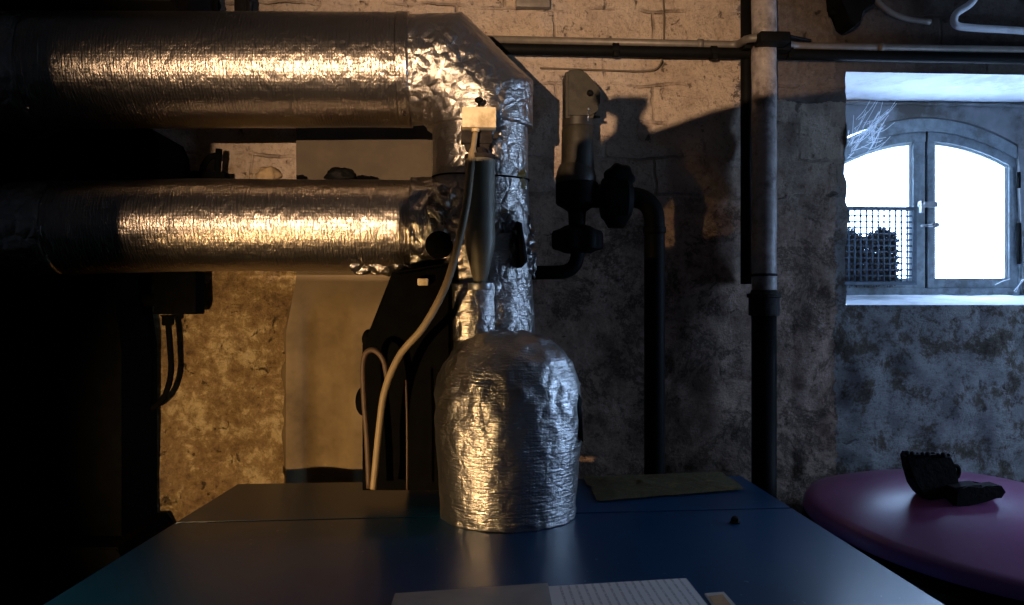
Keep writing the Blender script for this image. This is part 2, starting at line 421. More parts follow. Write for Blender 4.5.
# reveal: rough side, limewashed soffit, render around the arch
def strip(name, f, nu, nv, m, parent, amp=.006, sm=True):
    bm = bmesh.new(); g = [[bm.verts.new(f(i/nu, j/nv)) for j in range(nv+1)] for i in range(nu+1)]
    for i in range(nu+1):
        for j in range(nv+1):
            v = g[i][j]
            if 0 < i < nu: v.co += Vector((fb(v.co, 13), fb(v.co+Vector((4, 0, 0)), 13), fb(v.co+Vector((0, 4, 0)), 13)))*amp
    for i in range(nu):
        for j in range(nv): bm.faces.new((g[i][j], g[i+1][j], g[i+1][j+1], g[i][j+1]))
    return obj(name, bm, m, parent, sm)
def lerp(a, b, t): return a+(b-a)*t
NZT2 = NZT
def jag(z): return .010*fb((NX0, 5, z), 14, 3)
strip('reveal_side', lambda u, v: Vector((NX0+jag(lerp(NZB-.01, NZT+.01, v))*(1-u), -.004+(ND+.05)*u, lerp(NZB-.01, NZT+.01, v))), 20, 90, M['limew'], wb)
strip('reveal_side', lambda u, v: Vector((NX1, -.008+(ND+.05)*u, lerp(NZB-.01, NZT+.01, v))), 20, 50, M['limew'], wb)
strip('reveal_soffit', lambda u, v: Vector((lerp(NX0-.02, NX1, v), -.002+(ND+.05)*u, NZT)), 20, 60, M['limew'], wb, .004)
SB = SZB-.012
strip('window_sill', lambda u, v: Vector((lerp(NX0, NX1, v), -.012+(ND+.05)*u, lerp(NZB, SB, min(1, u*1.05)))), 20, 60, M['limew'], wb, .004)
# wall face around the arched opening
bm = bmesh.new(); N_ = 40
xs = [lerp(NX0-.01, NX1, i/N_) for i in range(N_+1)]
yy = ND-.012
def hz(x): return arch_z(x) if SXL < x < SXR else SZB
fr = []
for x in xs:
    fr.append((bm.verts.new((x, yy, NZT+.01)), bm.verts.new((x, yy, max(SZB-.02, arch_z(x, -.005)) if SXL <= x <= SXR else SZB-.05)),
               bm.verts.new((x, yy+.1, max(SZB-.02, arch_z(x, -.005)) if SXL <= x <= SXR else SZB-.05))))
for i in range(N_):
    a, b = fr[i], fr[i+1]
    bm.faces.new((a[0], b[0], b[1], a[1])); bm.faces.new((a[1], b[1], b[2], a[2]))
o = obj('reveal_tympanum', bm, M['render'], wb, smooth=False)
# roughcast ridge where soffit meets the tympanum
bm = bmesh.new(); tube(bm, [Vector((lerp(NX0, NX1, t/60), yy-.004+.004*fb((t, 0, 0), .6), NZT-.010+.004*fb((t, 3, 0), .8))) for t in range(61)], [.006+.004*abs(fb((t, 1, 9), .9)) for t in range(61)], 8)
obj('reveal_joint', bm, M['render'], wb)
# outer arched frame
def arch_band(x0, x1, zb, off0, off1, y0, y1, n=24, bottom=True):
    """solid band following the arch between lowered offsets; off1 > off0"""
    bm = bmesh.new(); rows = []
    for i in range(n+1):
        x = lerp(x0, x1, i/n)
        rows.append([bm.verts.new(c) for c in ((x, y0, arch_z(x, off0)), (x, y1, arch_z(x, off0)), (x, y1, arch_z(x, off1)), (x, y0, arch_z(x, off1)))])
    for i in range(n):
        for k in range(4): bm.faces.new((rows[i][k], rows[i+1][k], rows[i+1][(k+1) % 4], rows[i][(k+1) % 4]))
    bm.faces.new(rows[0]); bm.faces.new(rows[-1][::-1]); return bm
px = lambda n: msz(n, WY)
f0, f1 = WY, WY+.05
bm = arch_band(SXL, SXR, SZB, 0, px(13), f0-.006, f1)
box(bm, (SXL-.01, f0-.004, SZB-.03), (SXL+px(6), f1-.002, arch_z(SXL)), .003); box(bm, (SXR-px(3), f0-.004, SZB-.03), (SXR+px(8), f1-.002, arch_z(SXR)), .003)
box(bm, (SXL, f0-.004, SZB-.04), (SXR, f1-.002, SZB+px(3)), .003)
obj('window_frame', bm, M['frame'], win, smooth=True, auto=35)
def sash(x0, x1, gx0, gx1, gzb, zb):
    """casement with arched head"""
    bm = arch_band(x0, x1, zb, px(13), px(23), f0+.002, f1-.006)
    zt0 = arch_z(x0, px(14)); zt1 = arch_z(x1, px(14))
    for a, b in ((x0, gx0), (gx1, x1)):
        z = min(arch_z(a, px(13)), arch_z(b, px(13)))
        box(bm, (a, f0+.004, zb), (b, f1-.008, z-.001), .003)
    box(bm, (x0+.001, f0+.006, zb), (x1-.001, f1-.01, gzb), .003)
    s = obj('sash', bm, M['frame'], win, smooth=True, auto=35)
    bm = arch_band(gx0, gx1, gzb, px(23), px(26), f0+.012, f1-.016)
    w = px(3.2)
    box(bm, (gx0, f0+.014, gzb), (gx0+w, f1-.018, arch_z(gx0, px(24))), .001)
    box(bm, (gx1-w, f0+.014, gzb), (gx1, f1-.018, arch_z(gx1, px(24))), .001)
    obj('glazing_putty', bm, M['frame_l'], s, smooth=False)
    bm = bmesh.new(); n = 16; y = f0+.03
    top = [(lerp(gx0, gx1, i/n), arch_z(lerp(gx0, gx1, i/n), px(23))) for i in range(n+1)]
    poly = [Vector((gx0, 0, gzb-.004))]+[Vector((a, 0, b)) for a, b in top]+[Vector((gx1, 0, gzb-.004))]
    prism(bm, poly, y, y+.003); obj('pane', bm, M['glass'], s, smooth=False)
    return s
XQ = lambda p: wp(p, 200).x; ZQ = lambda p: wp(927, p).z
sash(XQ(828), XQ(926), XQ(838), XQ(914), ZQ(278), ZQ(290))
sash(XQ(928.5), XQ(1021), XQ(935), XQ(1010), ZQ(278), ZQ(290))
bm = bmesh.new(); box(bm, (XQ(925.3), f0+.012, SZB-.02), (XQ(929.2), f1+.004, arch_z(XM, px(12)))); obj('rebate', bm, M['black'], win, smooth=False)
# latch, hinges
bm = bmesh.new(); c = wp(921, 203, WY-.01)
lathe(bm, [(.001, -.016), (.008, -.014), (.010, -.004), (.006, .004), (.008, .012)], c, 'y', 16)
box(bm, c+Vector((-.006, -.012, -.035)), c+Vector((.006, .004, .004)), .002)
box(bm, wp(919, 207, WY-.012), wp(936, 202, WY), .002)
obj('window_latch', bm, M['steel'], win, smooth=False)
bm = bmesh.new(); tube(bm, [wp(921, 226, WY-.008), wp(934, 225, WY-.016)], .005, 10); tube(bm, [wp(934, 225, WY-.016), wp(938, 225, WY-.016)], .010, 12)
obj('window_latch', bm, M['steel'], win)
for a, b in ((172, 188), (223, 264)):
    bm = bmesh.new(); tube(bm, [wp(1019, a, WY-.008), wp(1019, b, WY-.008)], .006, 10); obj('hinge', bm, M['black'], win)

# wire guard at the lower left casement
ga = wp(836, 285, WY-.03); gb = wp(916, 207, WY-.03); gy = WY-.03
guard = thing('window_guard', (ga.x, gy, ga.z), 'dark wire mesh guard across the lower half of the left window casement', 'window guard')
bm = bmesh.new()
fw = .011
for lo, hi in (((ga.x, gy-.006, gb.z-fw), (gb.x, gy+.006, gb.z)), ((ga.x, gy-.006, ga.z), (gb.x, gy+.006, ga.z+fw)),
               ((ga.x, gy-.0055, ga.z), (ga.x+fw, gy+.0055, gb.z)), ((gb.x-fw, gy-.0055, ga.z), (gb.x, gy+.0055, gb.z))): box(bm, lo, hi, .0015)
obj('guard_frame', bm, M['mesh'], guard, smooth=False)
bm = bmesh.new(); pit = px(6.1); x = gb.x-fw
while x > ga.x+fw: tube(bm, [(x, gy, ga.z+.004), (x, gy, gb.z-.004)], .0033, 6); x -= pit
z = gb.z-fw
while z > ga.z+fw: tube(bm, [(ga.x+.004, gy+.002, z), (gb.x-.004, gy+.002, z)], .0033, 6); z -= pit
obj('wire_mesh', bm, M['mesh'], guard)
# clump of dry debris caught between guard and glass
bm = bmesh.new()
for i in range(3000):
    a = random.random(); b = random.random()
    top = .66+.05*math.sin(a*9+1)
    p = Vector((lerp(wp(840, 0).x, wp(893, 0).x, a), gy+.008+.012*random.random(), lerp(ga.z+.008, lerp(ga.z, gb.z, top), b)))
    d = Vector((random.uniform(-1, 1), random.uniform(-.15, .15), random.uniform(-1, 1))).normalized()*random.uniform(.008, .022)
    tube(bm, [p-d, p+d*.2+Vector((0, 0, .003)), p+d], random.uniform(.0008, .0022), 4)
tag(obj('dry_debris', bm, M['straw']), 'brown clump of dry straw and dirt caught behind the wire window guard', 'debris', kind='stuff')
# cobwebs
def web(name, strands, label, r=.0012):
    bm = bmesh.new()
    for s in strands: tube(bm, s, r, 4)
    return tag(obj(name, bm, M['web']), label, 'cobweb', kind='stuff')
ss = []
c0 = wp(846, 128, ND-.06)
for i in range(46):
    a = wp(random.uniform(845, 876), random.uniform(118, 160), ND-.05); b = a+Vector((random.uniform(.0, .09), random.uniform(-.02, .02), random.uniform(-.01, .10)))
    m_ = (a+b)/2-Vector((0, 0, random.uniform(0, .015))); ss.append(smooth_path([a, m_, b], 4))
for a, b, c in (((853, 150), (866, 133), (880, 110)), ((862, 136), (874, 124), (888, 112)), ((872, 126), (873, 138), (874, 145)), ((877, 124), (874, 132), (873, 140)), ((850, 146), (857, 134), (868, 130))):
    for k in range(4): ss.append(smooth_path([wp(q[0]+random.uniform(-1.5, 1.5), q[1]+random.uniform(-1.5, 1.5), ND-.06) for q in (a, b, c)], 4))
web('cobweb', ss, 'white cobweb strands over the arched top of the left window casement', .0008)
ss = [smooth_path([wp(1014, 291, ND-.1), wp(1020, 284, ND-.1), wp(1032, 272, ND-.1)], 4), smooth_path([wp(1016, 292, ND-.1), wp(1022, 280, ND-.1), wp(1028, 282, ND-.1)], 4), smooth_path([wp(995, 285, ND-.05), wp(1003, 281, ND-.05), wp(1010, 279, ND-.04)], 4)]
web('cobweb', ss, 'thin cobweb threads at the lower right corner of the right window casement', .0014)

# ------------------------------------------------------------------ chimney breast of smooth plaster
bm = bmesh.new(); xl = at(299, 150).x; xr = at(470, 150).x; nz = 150
cols = [xl+(xr-xl)*i/60 for i in range(61)]; g = []
ca, cb = at(296, 300, -.05).x, at(353, 300, -.05).x
def cove(x):
    u = (x-ca)/(cb-ca)
    return 0 if u < 0 or u > 1 else .032*math.sin(PI*min(1, u/.42)/2)*(1 if u < .42 else math.cos((u-.42)/.58*PI/2))
for j in range(nz+1):
    z = 2.30*j/nz; row = []
    for i, x in enumerate(cols):
        e = .012*fb((0, 0, z), 16) if i == 0 else 0
        lower = max(0, min(1, (1.62-z)/.15)); e2 = (-.045*lower) if i == 0 else (-.03*lower if i == 1 else 0)
        row.append(bm.verts.new((x+e+e2, -.005 if i == 0 else -.082-.004*fb((x, 0, z), 6)+1.5*lower*cove(x), z)))
    g.append(row)
for j in range(nz):
    for i in range(60): bm.faces.new((g[j][i], g[j][i+1], g[j+1][i+1], g[j+1][i]))
bm.faces.new(g[-1][::-1] + [bm.verts.new((xr, 0, 2.30))])
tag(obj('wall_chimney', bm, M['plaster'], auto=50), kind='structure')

# ------------------------------------------------------------------ pipes on the wall
def straight(name, a, b, r, m, label, cat, n=20):
    bm = bmesh.new(); P = [a.lerp(b, i/30) for i in range(31)]
    tube(bm, [p+Vector((0, 0, .002*math.sin(i*.9))) for i, p in enumerate(P)], r, n); return obj(name, bm, m)
yc1 = -.045
t = thing('conduit_pipe', at(760, 42, yc1), 'thin dull grey conduit pipe running across the upper wall', 'pipe')
bm = bmesh.new(); A = at(400, 37.5, yc1); B = at(738, 45, yc1); C_ = at(765, 39, -.16); D_ = at(792, 46, yc1); E_ = at(1060, 51, yc1)
tube(bm, fillet([A, B, at(748, 38, -.13), at(778, 38, -.13), D_, E_], .03), .0115, 16); obj('conduit_run', bm, M['conduit'], t)
for xx, y_ in ((700, 44), (880, 48)):
    bm = bmesh.new(); c = at(xx, y_, yc1); tube(bm, [c-Vector((.008, 0, 0)), c+Vector((.008, 0, 0))], .0145, 16); obj('coupling', bm, M['conduit'], t)
t = thing('heating_pipe', at(700, 48, -.05), 'black horizontal pipe directly under the grey conduit on the upper wall', 'pipe')
bm = bmesh.new(); A = at(400, 47, -.045); B = at(1060, 59.5, -.045); tube(bm, [A.lerp(B, i/20) for i in range(21)], .0165, 18); obj('pipe_run', bm, M['black'], t)
for xx, y_ in ((713, 53), (788, 52), (615, 50)):
    c = at(xx, y_, -.045); bm = bmesh.new(); tube(bm, [c-Vector((.009, 0, 0)), c+Vector((.009, 0, 0))], .021, 16); box(bm, c+Vector((-.008, -.028, -.024)), c+Vector((.008, -.004, -.008)), .002); obj('pipe_clip', bm, M['black'], t, auto=40)
bm = bmesh.new(); A = at(838, 58, -.03); B = at(1060, 63, -.03)  # pale strand drawn in place of the lintel edge catching daylight
tube(bm, [A.lerp(B, i/24)+Vector((0, 0, .0015*math.sin(i))) for i in range(25)], .0032, 8)
tag(obj('thin_strand', bm, M['frame_l']), 'thin pale strand for the lit lintel edge above the window, below the black pipe', 'cable')
bm = bmesh.new(); tube(bm, smooth_path([at(662, -20, -.02), at(664, 15, -.018), at(663, 50, -.018), at(659, 66, -.02), at(645, 71, -.018), at(600, 70, -.018), at(540, 68, -.018)], 8), .0026, 8)
tag(obj('thin_wire', bm, M['wire']), 'thin brown wire hanging down the upper wall left of the drain pipe and bending left', 'wire')

# vertical drain pipe
yd = -.085
t = thing('drain_pipe', at(764, 480, yd), 'tall vertical drain pipe, chalky grey above a collar and black below, left of the window', 'pipe')
rd = msz(12.5, yd); xd = at(764, 300, yd).x
bm = bmesh.new(); z1 = at(764, 296, yd).z
tube(bm, [(xd+.001*math.sin(i), yd, z1+(ZC-.001-z1)*i/40) for i in range(41)], rd, 28); obj('upper_pipe', bm, M['pipe_w'], t)
bm = bmesh.new(); z2 = at(764, 312, yd).z; za = at(764, 290, yd).z
lathe(bm, [(rd*.9, z2-.012), (rd*1.22, z2-.010), (rd*1.22, z1-.006), (rd*1.36, z1-.004), (rd*1.36, z1+.006), (rd*1.1, z1+.009), (rd*1.02, za)], (xd, yd, 0), 'z', 32)
obj('collar', bm, M['iron'], t, auto=40)
bm = bmesh.new(); z3 = at(764, 275, yd).z; lathe(bm, [(rd, z3-.004), (rd*1.07, z3-.003), (rd*1.07, z3+.003), (rd, z3+.004)], (xd, yd, 0), 'z', 28); obj('ring', bm, M['iron'], t)
bm = bmesh.new(); tube(bm, [(xd, yd, 0.0), (xd, yd, z2)], rd*1.0, 28); obj('lower_pipe', bm, M['black'], t)
bm = bmesh.new(); q_ = at(746, 200, -.03); tube(bm, [(q_.x, -.03, at(746, 284, -.03).z), (q_.x, -.03, ZC-.001)], msz(5.5, -.03), 14)  # thin black tube along the left edge of the drain pipe
tag(obj('black_tube', bm, M['black']), 'thin black upright tube close behind the left edge of the grey drain pipe', 'pipe')
# strap that holds pipes against it
bm = bmesh.new(); c = Vector((xd, yd, at(764, 42, yd).z))
for k in range(1): lathe(bm, [(rd*1.0, -.016), (rd*1.16, -.015), (rd*1.16, .015), (rd*1.0, .016)], c, 'z', 28)
box(bm, c+Vector((-.042, -.085, -.026)), c+Vector((.046, -.03, .004)), .004); box(bm, c+Vector((-.06, -.004, -.02)), c+Vector((-.028, .045, .018)), .003); box(bm, c+Vector((.028, -.02, -.028)), c+Vector((.075, .05, .018)), .004)
tube(bm, [c+Vector((.07, 0, .020)), c+Vector((.16, .045, .022))], .0045, 8)
obj('pipe_strap', bm, M['black'], t, auto=40)

# black bracket lump top right of the drain pipe
bm = bmesh.new()
prism(bm, [at(a, b, -.07) for a, b in ((832, -16), (876, -16), (868, 8), (856, 14), (855, 24), (849, 30), (843, 26), (840, 12), (834, 6))], -.11, -.02, .004)
tube(bm, [at(829, 13, -.05), at(845, 12, -.05)], .008, 10)
tag(obj('pipe_bracket', bm, M['black'], auto=35), 'black iron bracket at the top of the wall between drain pipe and window', 'bracket')
bm = bmesh.new(); tube(bm, smooth_path([at(985, -20, -.06), at(972, 2, -.06), at(956, 14, -.05), at(956, 25, -.05), at(975, 28, -.05), at(1010, 30, -.05), at(1060, 34, -.05)], 8), .011, 12)
tag(obj('curved_cable', bm, M['limew']), 'pale curved cable looping down at the top right corner above the window', 'cable')
bm = bmesh.new(); tube(bm, smooth_path([at(862, -14, -.06), at(884, 8, -.05), at(904, 18, -.04), at(930, 22, -.035)], 6), .009, 10)
tag(obj('grey_cable', bm, M['conduit']), 'dull grey cable sloping down beside the black bracket at the top of the wall', 'cable')

# ------------------------------------------------------------------ insulated ducts
YD = -.42
def duct_amp(base, hot=()):
    def f(q, s, a):
        k = base*(fb(q, 9, 3)*.6)
        w = 0
        for c, rad, am in hot:
            d = (q-c).length
            if d < rad: w = max(w, am*(1-d/rad)**.7)
        if w:
            n1 = noise.noise(q*34+Vector((noise.noise(q*12)*3,)*3)); n2 = 1-abs(noise.noise(q*22))*2
            k += w*(n1*.7+n2*.5)
        return k
    return f
rU = msz(55, YD)*1.0
p1 = at(8, 70, YD-.02); p2 = at(443, 69, YD); p3 = at(480, 105, YD); p4 = at(480, 336, YD)
rV = msz(47.5, YD)
ducts = thing('insulated_duct', at(480, 330, YD), 'upper silver foil duct bending down at a mitred elbow behind the domed vessel', 'duct')
# one path; the section narrows from the horizontal run to the drop
bm = bmesh.new(); hot = [(at(437, 75, YD-.1), .26, .0045), (at(460, 100, YD-.1), .2, .0045), (at(30, 60, YD-.1), .12, .008)]
foil_duct(bm, [at(44, 71, YD), at(410, 70.5, YD)], rU, 110, .006, duct_amp(.0012, hot))
obj('horizontal_run', bm, M['foil'], ducts)
bm = bmesh.new()
foil_duct(bm, [at(404, 71, YD), p2, p3, at(480, 130, YD)], msz(52.5, YD), 110, .005, duct_amp(.003, [(at(437, 75, YD-.1), .3, .0055)]))
obj('elbow', bm, M['foil_c'], ducts)
bm = bmesh.new()
foil_duct(bm, [at(480, 108, YD), at(480, 190, YD), at(482, 250, YD), at(489, 345, YD)], rV, 110, .005, duct_amp(.004, [(at(515, 250, YD), .22, .006), (at(450, 240, YD-.1), .2, .006)]))
vr_ = obj('vertical_run', bm, M['foil_c'], ducts)
bm = bmesh.new(); a_ = at(44, 71, YD); b_ = a_-Vector((.11, 0, 0)); foil_duct(bm, [a_+Vector((.01, 0, 0)), b_, b_+Vector((0, .38, 0))], rU*.985, 90, .006, duct_amp(.003, [(at(40, 60, YD-.1), .25, .008)]), ref=Vector((0, 0, 1)))
obj('rear_elbow', bm, M['foil_c'], ducts)
# taped seams, retaining wire
bm = bmesh.new(); foil_duct(bm, [at(399, 70.5, YD), at(411, 70.5, YD)], rU*1.012, 110, .004, duct_amp(.001)); obj('tape_band', bm, M['foil'], ducts)
bm = bmesh.new(); c = at(480, 181, YD); ring = [c+Vector((math.cos(a)*rV*1.03, math.sin(a)*rV*1.03, .004*math.sin(a*2+.6))) for a in [2*PI*i/60 for i in range(61)]]
tube(bm, ring, .0022, 6, False); obj('tie_wire', bm, M['black'], vr_)
# mitre seam strip
# yellowed tape and torn foil on the right flank
def scrap(name, c, w, h, nrm, m, parent, seed, crump=.02):
    bm = bmesh.new(); nrm = Vector(nrm).normalized(); e1 = nrm.cross(Vector((0, 0, 1))).normalized(); e2 = e1.cross(nrm)
    n_ = 22; g = []; uvl = bm.loops.layers.uv.new('UVMap')
    for i in range(n_+1):
        g.append([])
        for j in range(n_+1):
            u = i/n_-.5; v = j/n_-.5; rr = 1+.3*noise.noise(Vector((seed, math.atan2(v, u)*1.2, 2)))
            q = c+e1*(u*w*rr)+e2*(v*h*rr)
            k = noise.noise(q*45+Vector((seed, 0, 0))); k2 = noise.noise(q*90+Vector((0, seed, 0)))
            g[i].append(bm.verts.new(q+nrm*(crump*(k+.5*k2)-1.2*crump*(u*u+v*v))+e1*(.3*crump*k2)))
    for i in range(n_):
        for j in range(n_): bm.faces.new((g[i][j], g[i+1][j], g[i+1][j+1], g[i][j+1]))
    r = bmesh.ops.solidify(bm, geom=bm.faces[:], thickness=.0015)
    return obj(name, bm, m, parent, smooth=True, auto=40)
M['yellow'] = simple('yellow_tape', (.38, .25, .06), .5, 0, .3, 40)
scrap('yellow_tape', at(521, 176, YD-.07), .035, .06, (.7, -.7, .1), M['yellow'], vr_, 3, .006)
scrap('torn_foil', at(519, 262, YD-.07), .09, .15, (.6, -.75, 0), M['foil_c'], vr_, 5, .018)
scrap('torn_foil', at(531, 240, YD-.03), .05, .17, (.8, -.5, .1), M['foil_c'], vr_, 8, .02)
scrap('torn_foil', at(505, 222, YD-.11), .08, .06, (.4, -.9, 0), M['foil_c'], vr_, 12, .012)
bm = bmesh.new(); prism(bm, [at(a, b, YD-.09) for a, b in ((516, 222), (521, 224), (527, 262), (521, 268))], YD-.12, YD-.06, .003); obj('torn_slot', bm, M['black'], vr_)

# lower duct: butts into the vertical one
YL = YD-.0
lower = thing('insulated_duct', at(250, 268, YL), 'lower silver foil duct that runs level from the left and butts into the vertical duct', 'duct')
rL = msz(45, YL)
bm = bmesh.new()
foil_duct(bm, [at(62, 228, YL), at(200, 225, YL), at(432, 226, YL)], rL, 100, .006, duct_amp(.0014, [(at(425, 226, YL-.09), .12, .006), (at(50, 220, YL-.1), .1, .007)]))
obj('horizontal_run', bm, M['foil'], lower)
bm = bmesh.new()
foil_duct(bm, [at(412, 226, YL), at(436, 226, YL), at(466, 226, YL)], rL*1.03, 100, .004, duct_amp(.003, [(at(435, 226, YL-.1), .4, .012)]))
obj('crumpled_collar', bm, M['foil_c'], lower)
bm = bmesh.new(); a_ = at(62, 228, YL); b_ = a_-Vector((.05, 0, 0)); foil_duct(bm, [a_+Vector((.01, 0, 0)), b_, b_+Vector((0, .38, 0))], rL*.985, 90, .006, duct_amp(.003, [(at(60, 220, YL-.1), .25, .008)]), ref=Vector((0, 0, 1)))
obj('rear_elbow', bm, M['foil_c'], lower)
scrap('torn_foil', at(385, 271, YL-.06), .16, .03, (0, -.8, -.6), M['foil_c'], lower, 17, .014)
scrap('torn_foil', at(448, 215, YL-.13), .09, .13, (.1, -1, .1), M['foil_c'], lower, 21, .016)
scrap('torn_foil', at(404, 285, YL-.05), .05, .10, (.1, -1, 0), M['foil_c'], lower, 25, .016)

# ------------------------------------------------------------------ blue boiler
CZ = CAM.z-.47
bl, br_ = atz(238, 484, CZ), atz(741, 476, CZ)
dirR = (atz(945, 605, CZ)-br_); dirR = dirR/abs(dirR.y)
dirL = (atz(175, 523, CZ)-bl); dirL = dirL/abs(dirL.y)
YFc = -1.62
fl = bl+dirL*(bl.y-YFc); frr = br_+dirR*(br_.y-YFc)
boiler = thing('boiler', Vector(((bl.x+br_.x)/2, -1.0, 0)), 'large blue enamelled boiler casing with scuffed flat top in the foreground', 'boiler')
def seam_pt(px_, py_): return atz(px_, py_, CZ)
s0 = seam_pt(785, 508); s1 = seam_pt(300, 518.5)
kk = (s0.y-br_.y)/(frr.y-br_.y); sR = br_.lerp(frr, kk); kk = (s1.y-.02-bl.y)/(fl.y-bl.y); sL = bl.lerp(fl, kk)
def quad_slab(name, P, z0, z1, m, bev=.004):
    bm = bmesh.new(); A = [bm.verts.new((p.x, p.y, z0)) for p in P]; B = [bm.verts.new((p.x, p.y, z1)) for p in P]
    bm.faces.new(A[::-1]); bm.faces.new(B)
    for i in range(4): bm.faces.new((A[i], A[(i+1) % 4], B[(i+1) % 4], B[i]))
    bmesh.ops.bevel(bm, geom=bm.edges[:], offset=bev, segments=3, affect='EDGES')
    return obj(name, bm, m, boiler, smooth=True, auto=50)
g_ = Vector((0, .0042, 0))
quad_slab('rear_top_panel', [bl, br_, sR+g_, sL+g_], CZ-.02, CZ, M['blue'], .0006)
quad_slab('front_top_panel', [sL-g_, sR-g_, frr, fl], CZ-.02, CZ, M['blue'], .0006)
ins = Vector((.012, 0, 0))
quad_slab('casing', [bl+ins, br_-ins, frr-ins+Vector((0, .02, 0)), fl+ins+Vector((0, .02, 0))], 0.0, CZ-.0205, M['blue'], .01)
bm = bmesh.new(); c = atz(735, 523, CZ); rr = .0095
lathe(bm, [(rr*1.25, 0), (rr*1.25, .003), (rr*.9, .004), (rr, .008), (rr*.75, .013), (rr*.2, .0155)], c, 'z', 6)
obj('top_bolt', bm, M['iron'], boiler, smooth=False)

# stained cloth on the boiler
bm = bmesh.new(); cs = [atz(583, 478, CZ), atz(722, 473.5, CZ), atz(746, 491, CZ), atz(597, 503, CZ)]
nu, nv = 70, 26; g = []
for i in range(nu+1):
    g.append([])
    for j in range(nv+1):
        u, v = i/nu, j/nv; a = cs[0].lerp(cs[1], u); b = cs[3].lerp(cs[2], u); q = a.lerp(b, v)
        edge = .006*fb(q, 22) if i in (0, nu) or j in (0, nv) else 0
        e = min(1, 6*min(u, 1-u, v, 1-v)+.15)
        g[i].append(bm.verts.new((q.x+edge*1.4, q.y+edge, CZ+.004+e*(.004+.006*abs(fb(q, 14))))))
for i in range(nu):
    for j in range(nv): bm.faces.new((g[i][j], g[i+1][j], g[i+1][j+1], g[i][j+1]))
bmesh.ops.solidify(bm, geom=bm.faces[:], thickness=-.003)
tag(obj('cleaning_rag', bm, M['cloth']), 'stained brown rag lying flat on the back edge of the blue boiler', 'rag')

# ------------------------------------------------------------------ domed foil vessel
dc = atz(508, 514, CZ); dc.z = CZ; dY = dc.y; rD = msz(72, dY)*1.0
vessel = thing('insulated_vessel', dc, 'foil-wrapped domed vessel standing on the blue boiler in front of the ducts', 'vessel')
topz = at(505, 331, dY).z; H = topz-CZ
bm = bmesh.new(); uvl = bm.loops.layers.uv.new('UVMap'); prof = []
nS = 110; hc = H-.155
for i in range(nS+1):
    t_ = i/nS; L1_ = hc; L2_ = .23; s = t_*(L1_+L2_)
    if s < L1_: r_ = rD*(.93+.07*min(1, s/.16)); z_ = s
    else:
        a = (s-L1_)/L2_*PI/2; r_ = rD*math.cos(a)**.82; z_ = L1_+(.155)*math.sin(a)
    prof.append((max(r_, .002), z_, s))
nseg = 140; rings = []
for r_, z_, s in prof:
    ring = []
    for k in range(nseg):
        a = 2*PI*k/nseg; q = Vector((dc.x+r_*math.cos(a), dc.y+r_*math.sin(a), CZ+z_))
        h_ = max(0, min(1, (z_-hc+.10)/.12)); w = (.0008+.0042*h_)*(noise.noise(q*30)+.6*(1-2*abs(noise.noise(q*21))))+.0025*fb(q, 6)
        if r_ < .03: w *= .2
        if z_ < .02: w += .004*noise.noise(q*40)
        o_ = Vector((math.cos(a), math.sin(a), 0)) if z_ < hc else (q-Vector((dc.x, dc.y, CZ+hc-.04))).normalized()
        ring.append(bm.verts.new(q+o_*w))
    rings.append((ring, s))
for i in range(nS):
    for k in range(nseg):
        f = bm.faces.new((rings[i][0][k], rings[i][0][(k+1) % nseg], rings[i+1][0][(k+1) % nseg], rings[i+1][0][k]))
        for lp, (u, v_) in zip(f.loops, ((rings[i][1], k), (rings[i][1], k+1), (rings[i+1][1], k+1), (rings[i+1][1], k))): lp[uvl].uv = (u, v_*2*PI*rD/nseg)
bm.faces.new(rings[0][0][::-1]); bm.faces.new(rings[-1][0])
M['foil_d'] = foil('dome_foil', col=(.50, .49, .48), rough=.33, crinkle=.26, weave=1.1)
obj('foil_jacket', bm, M['foil_d'], vessel)
# torn opening with dark gap on the right flank
bm = bmesh.new(); c = at(572, 398, dY-.05)
prism(bm, [at(a, b, dY-.03) for a, b in ((562, 390), (574, 387), (580, 398), (578, 412), (581, 440), (574, 432), (567, 412))], dY-.07, dY+.02, .004)
obj('torn_gap', bm, M['black'], vessel)
scrap('torn_foil', at(574, 386, dY-.03), .05, .03, (.7, -.7, .2), M['foil_c'], vessel, 31, .012)
scrap('torn_foil', at(566, 448, dY-.07), .03, .14, (.8, -.6, 0), M['foil_c'], vessel, 33, .008)
# crease ridge over the dome
# neck between bottle and dome
nY = dY+.0
bm = bmesh.new(); foil_duct(bm, [at(473, 283, nY+.10), at(474, 352, nY+.10)], msz(23, nY+.1), 70, .004, duct_amp(.003, [(at(472, 300, nY), .2, .004)]))
obj('neck', bm, M['foil_c'], vessel)

# ------------------------------------------------------------------ control box, bottle, hose in front of the duct
YB = YD-rV-.05
bx = thing('sensor_box', at(478, 127, YB), 'small ivory plastic box mounted on the front of the vertical foil duct', 'sensor')
bm = bmesh.new(); a = at(462, 127, YB-.025); b = at(495.5, 109.5, YB+.02); b.z = at(480, 106.5, YB-.025).z; box(bm, (a.x, a.y, a.z), (b.x, b.y, b.z), .003); hs_ = obj('housing', bm, M['ivory'], bx, auto=40)
bm = bmesh.new(); c = at(479, 107, YB); tube(bm, [c-Vector((0, 0, .003)), c+Vector((0, 0, .012))], .003, 10); bm2 = lathe(bm, [(.002, .008), (.009, .012), (.010, .018), (.005, .021)], c, 'z', 16); obj('vent_cap', bm, M['black'], hs_)
bm = bmesh.new(); a = at(461, 143, YB+.01); b = at(492, 127.5, YB+.035); box(bm, a, b, .004)
b2 = at(497, 136, YB+.02); box(bm, b2-Vector((.008, .012, .008)), b2+Vector((.003, .01, .006)), .002)
prism(bm, [at(q[0], q[1], YB+.03) for q in ((463, 142), (490, 142), (488, 156), (482, 160), (474, 158), (466, 150))], YB+.015, YB+.04, .002)
obj('bracket', bm, M['iron'], bx, auto=40)
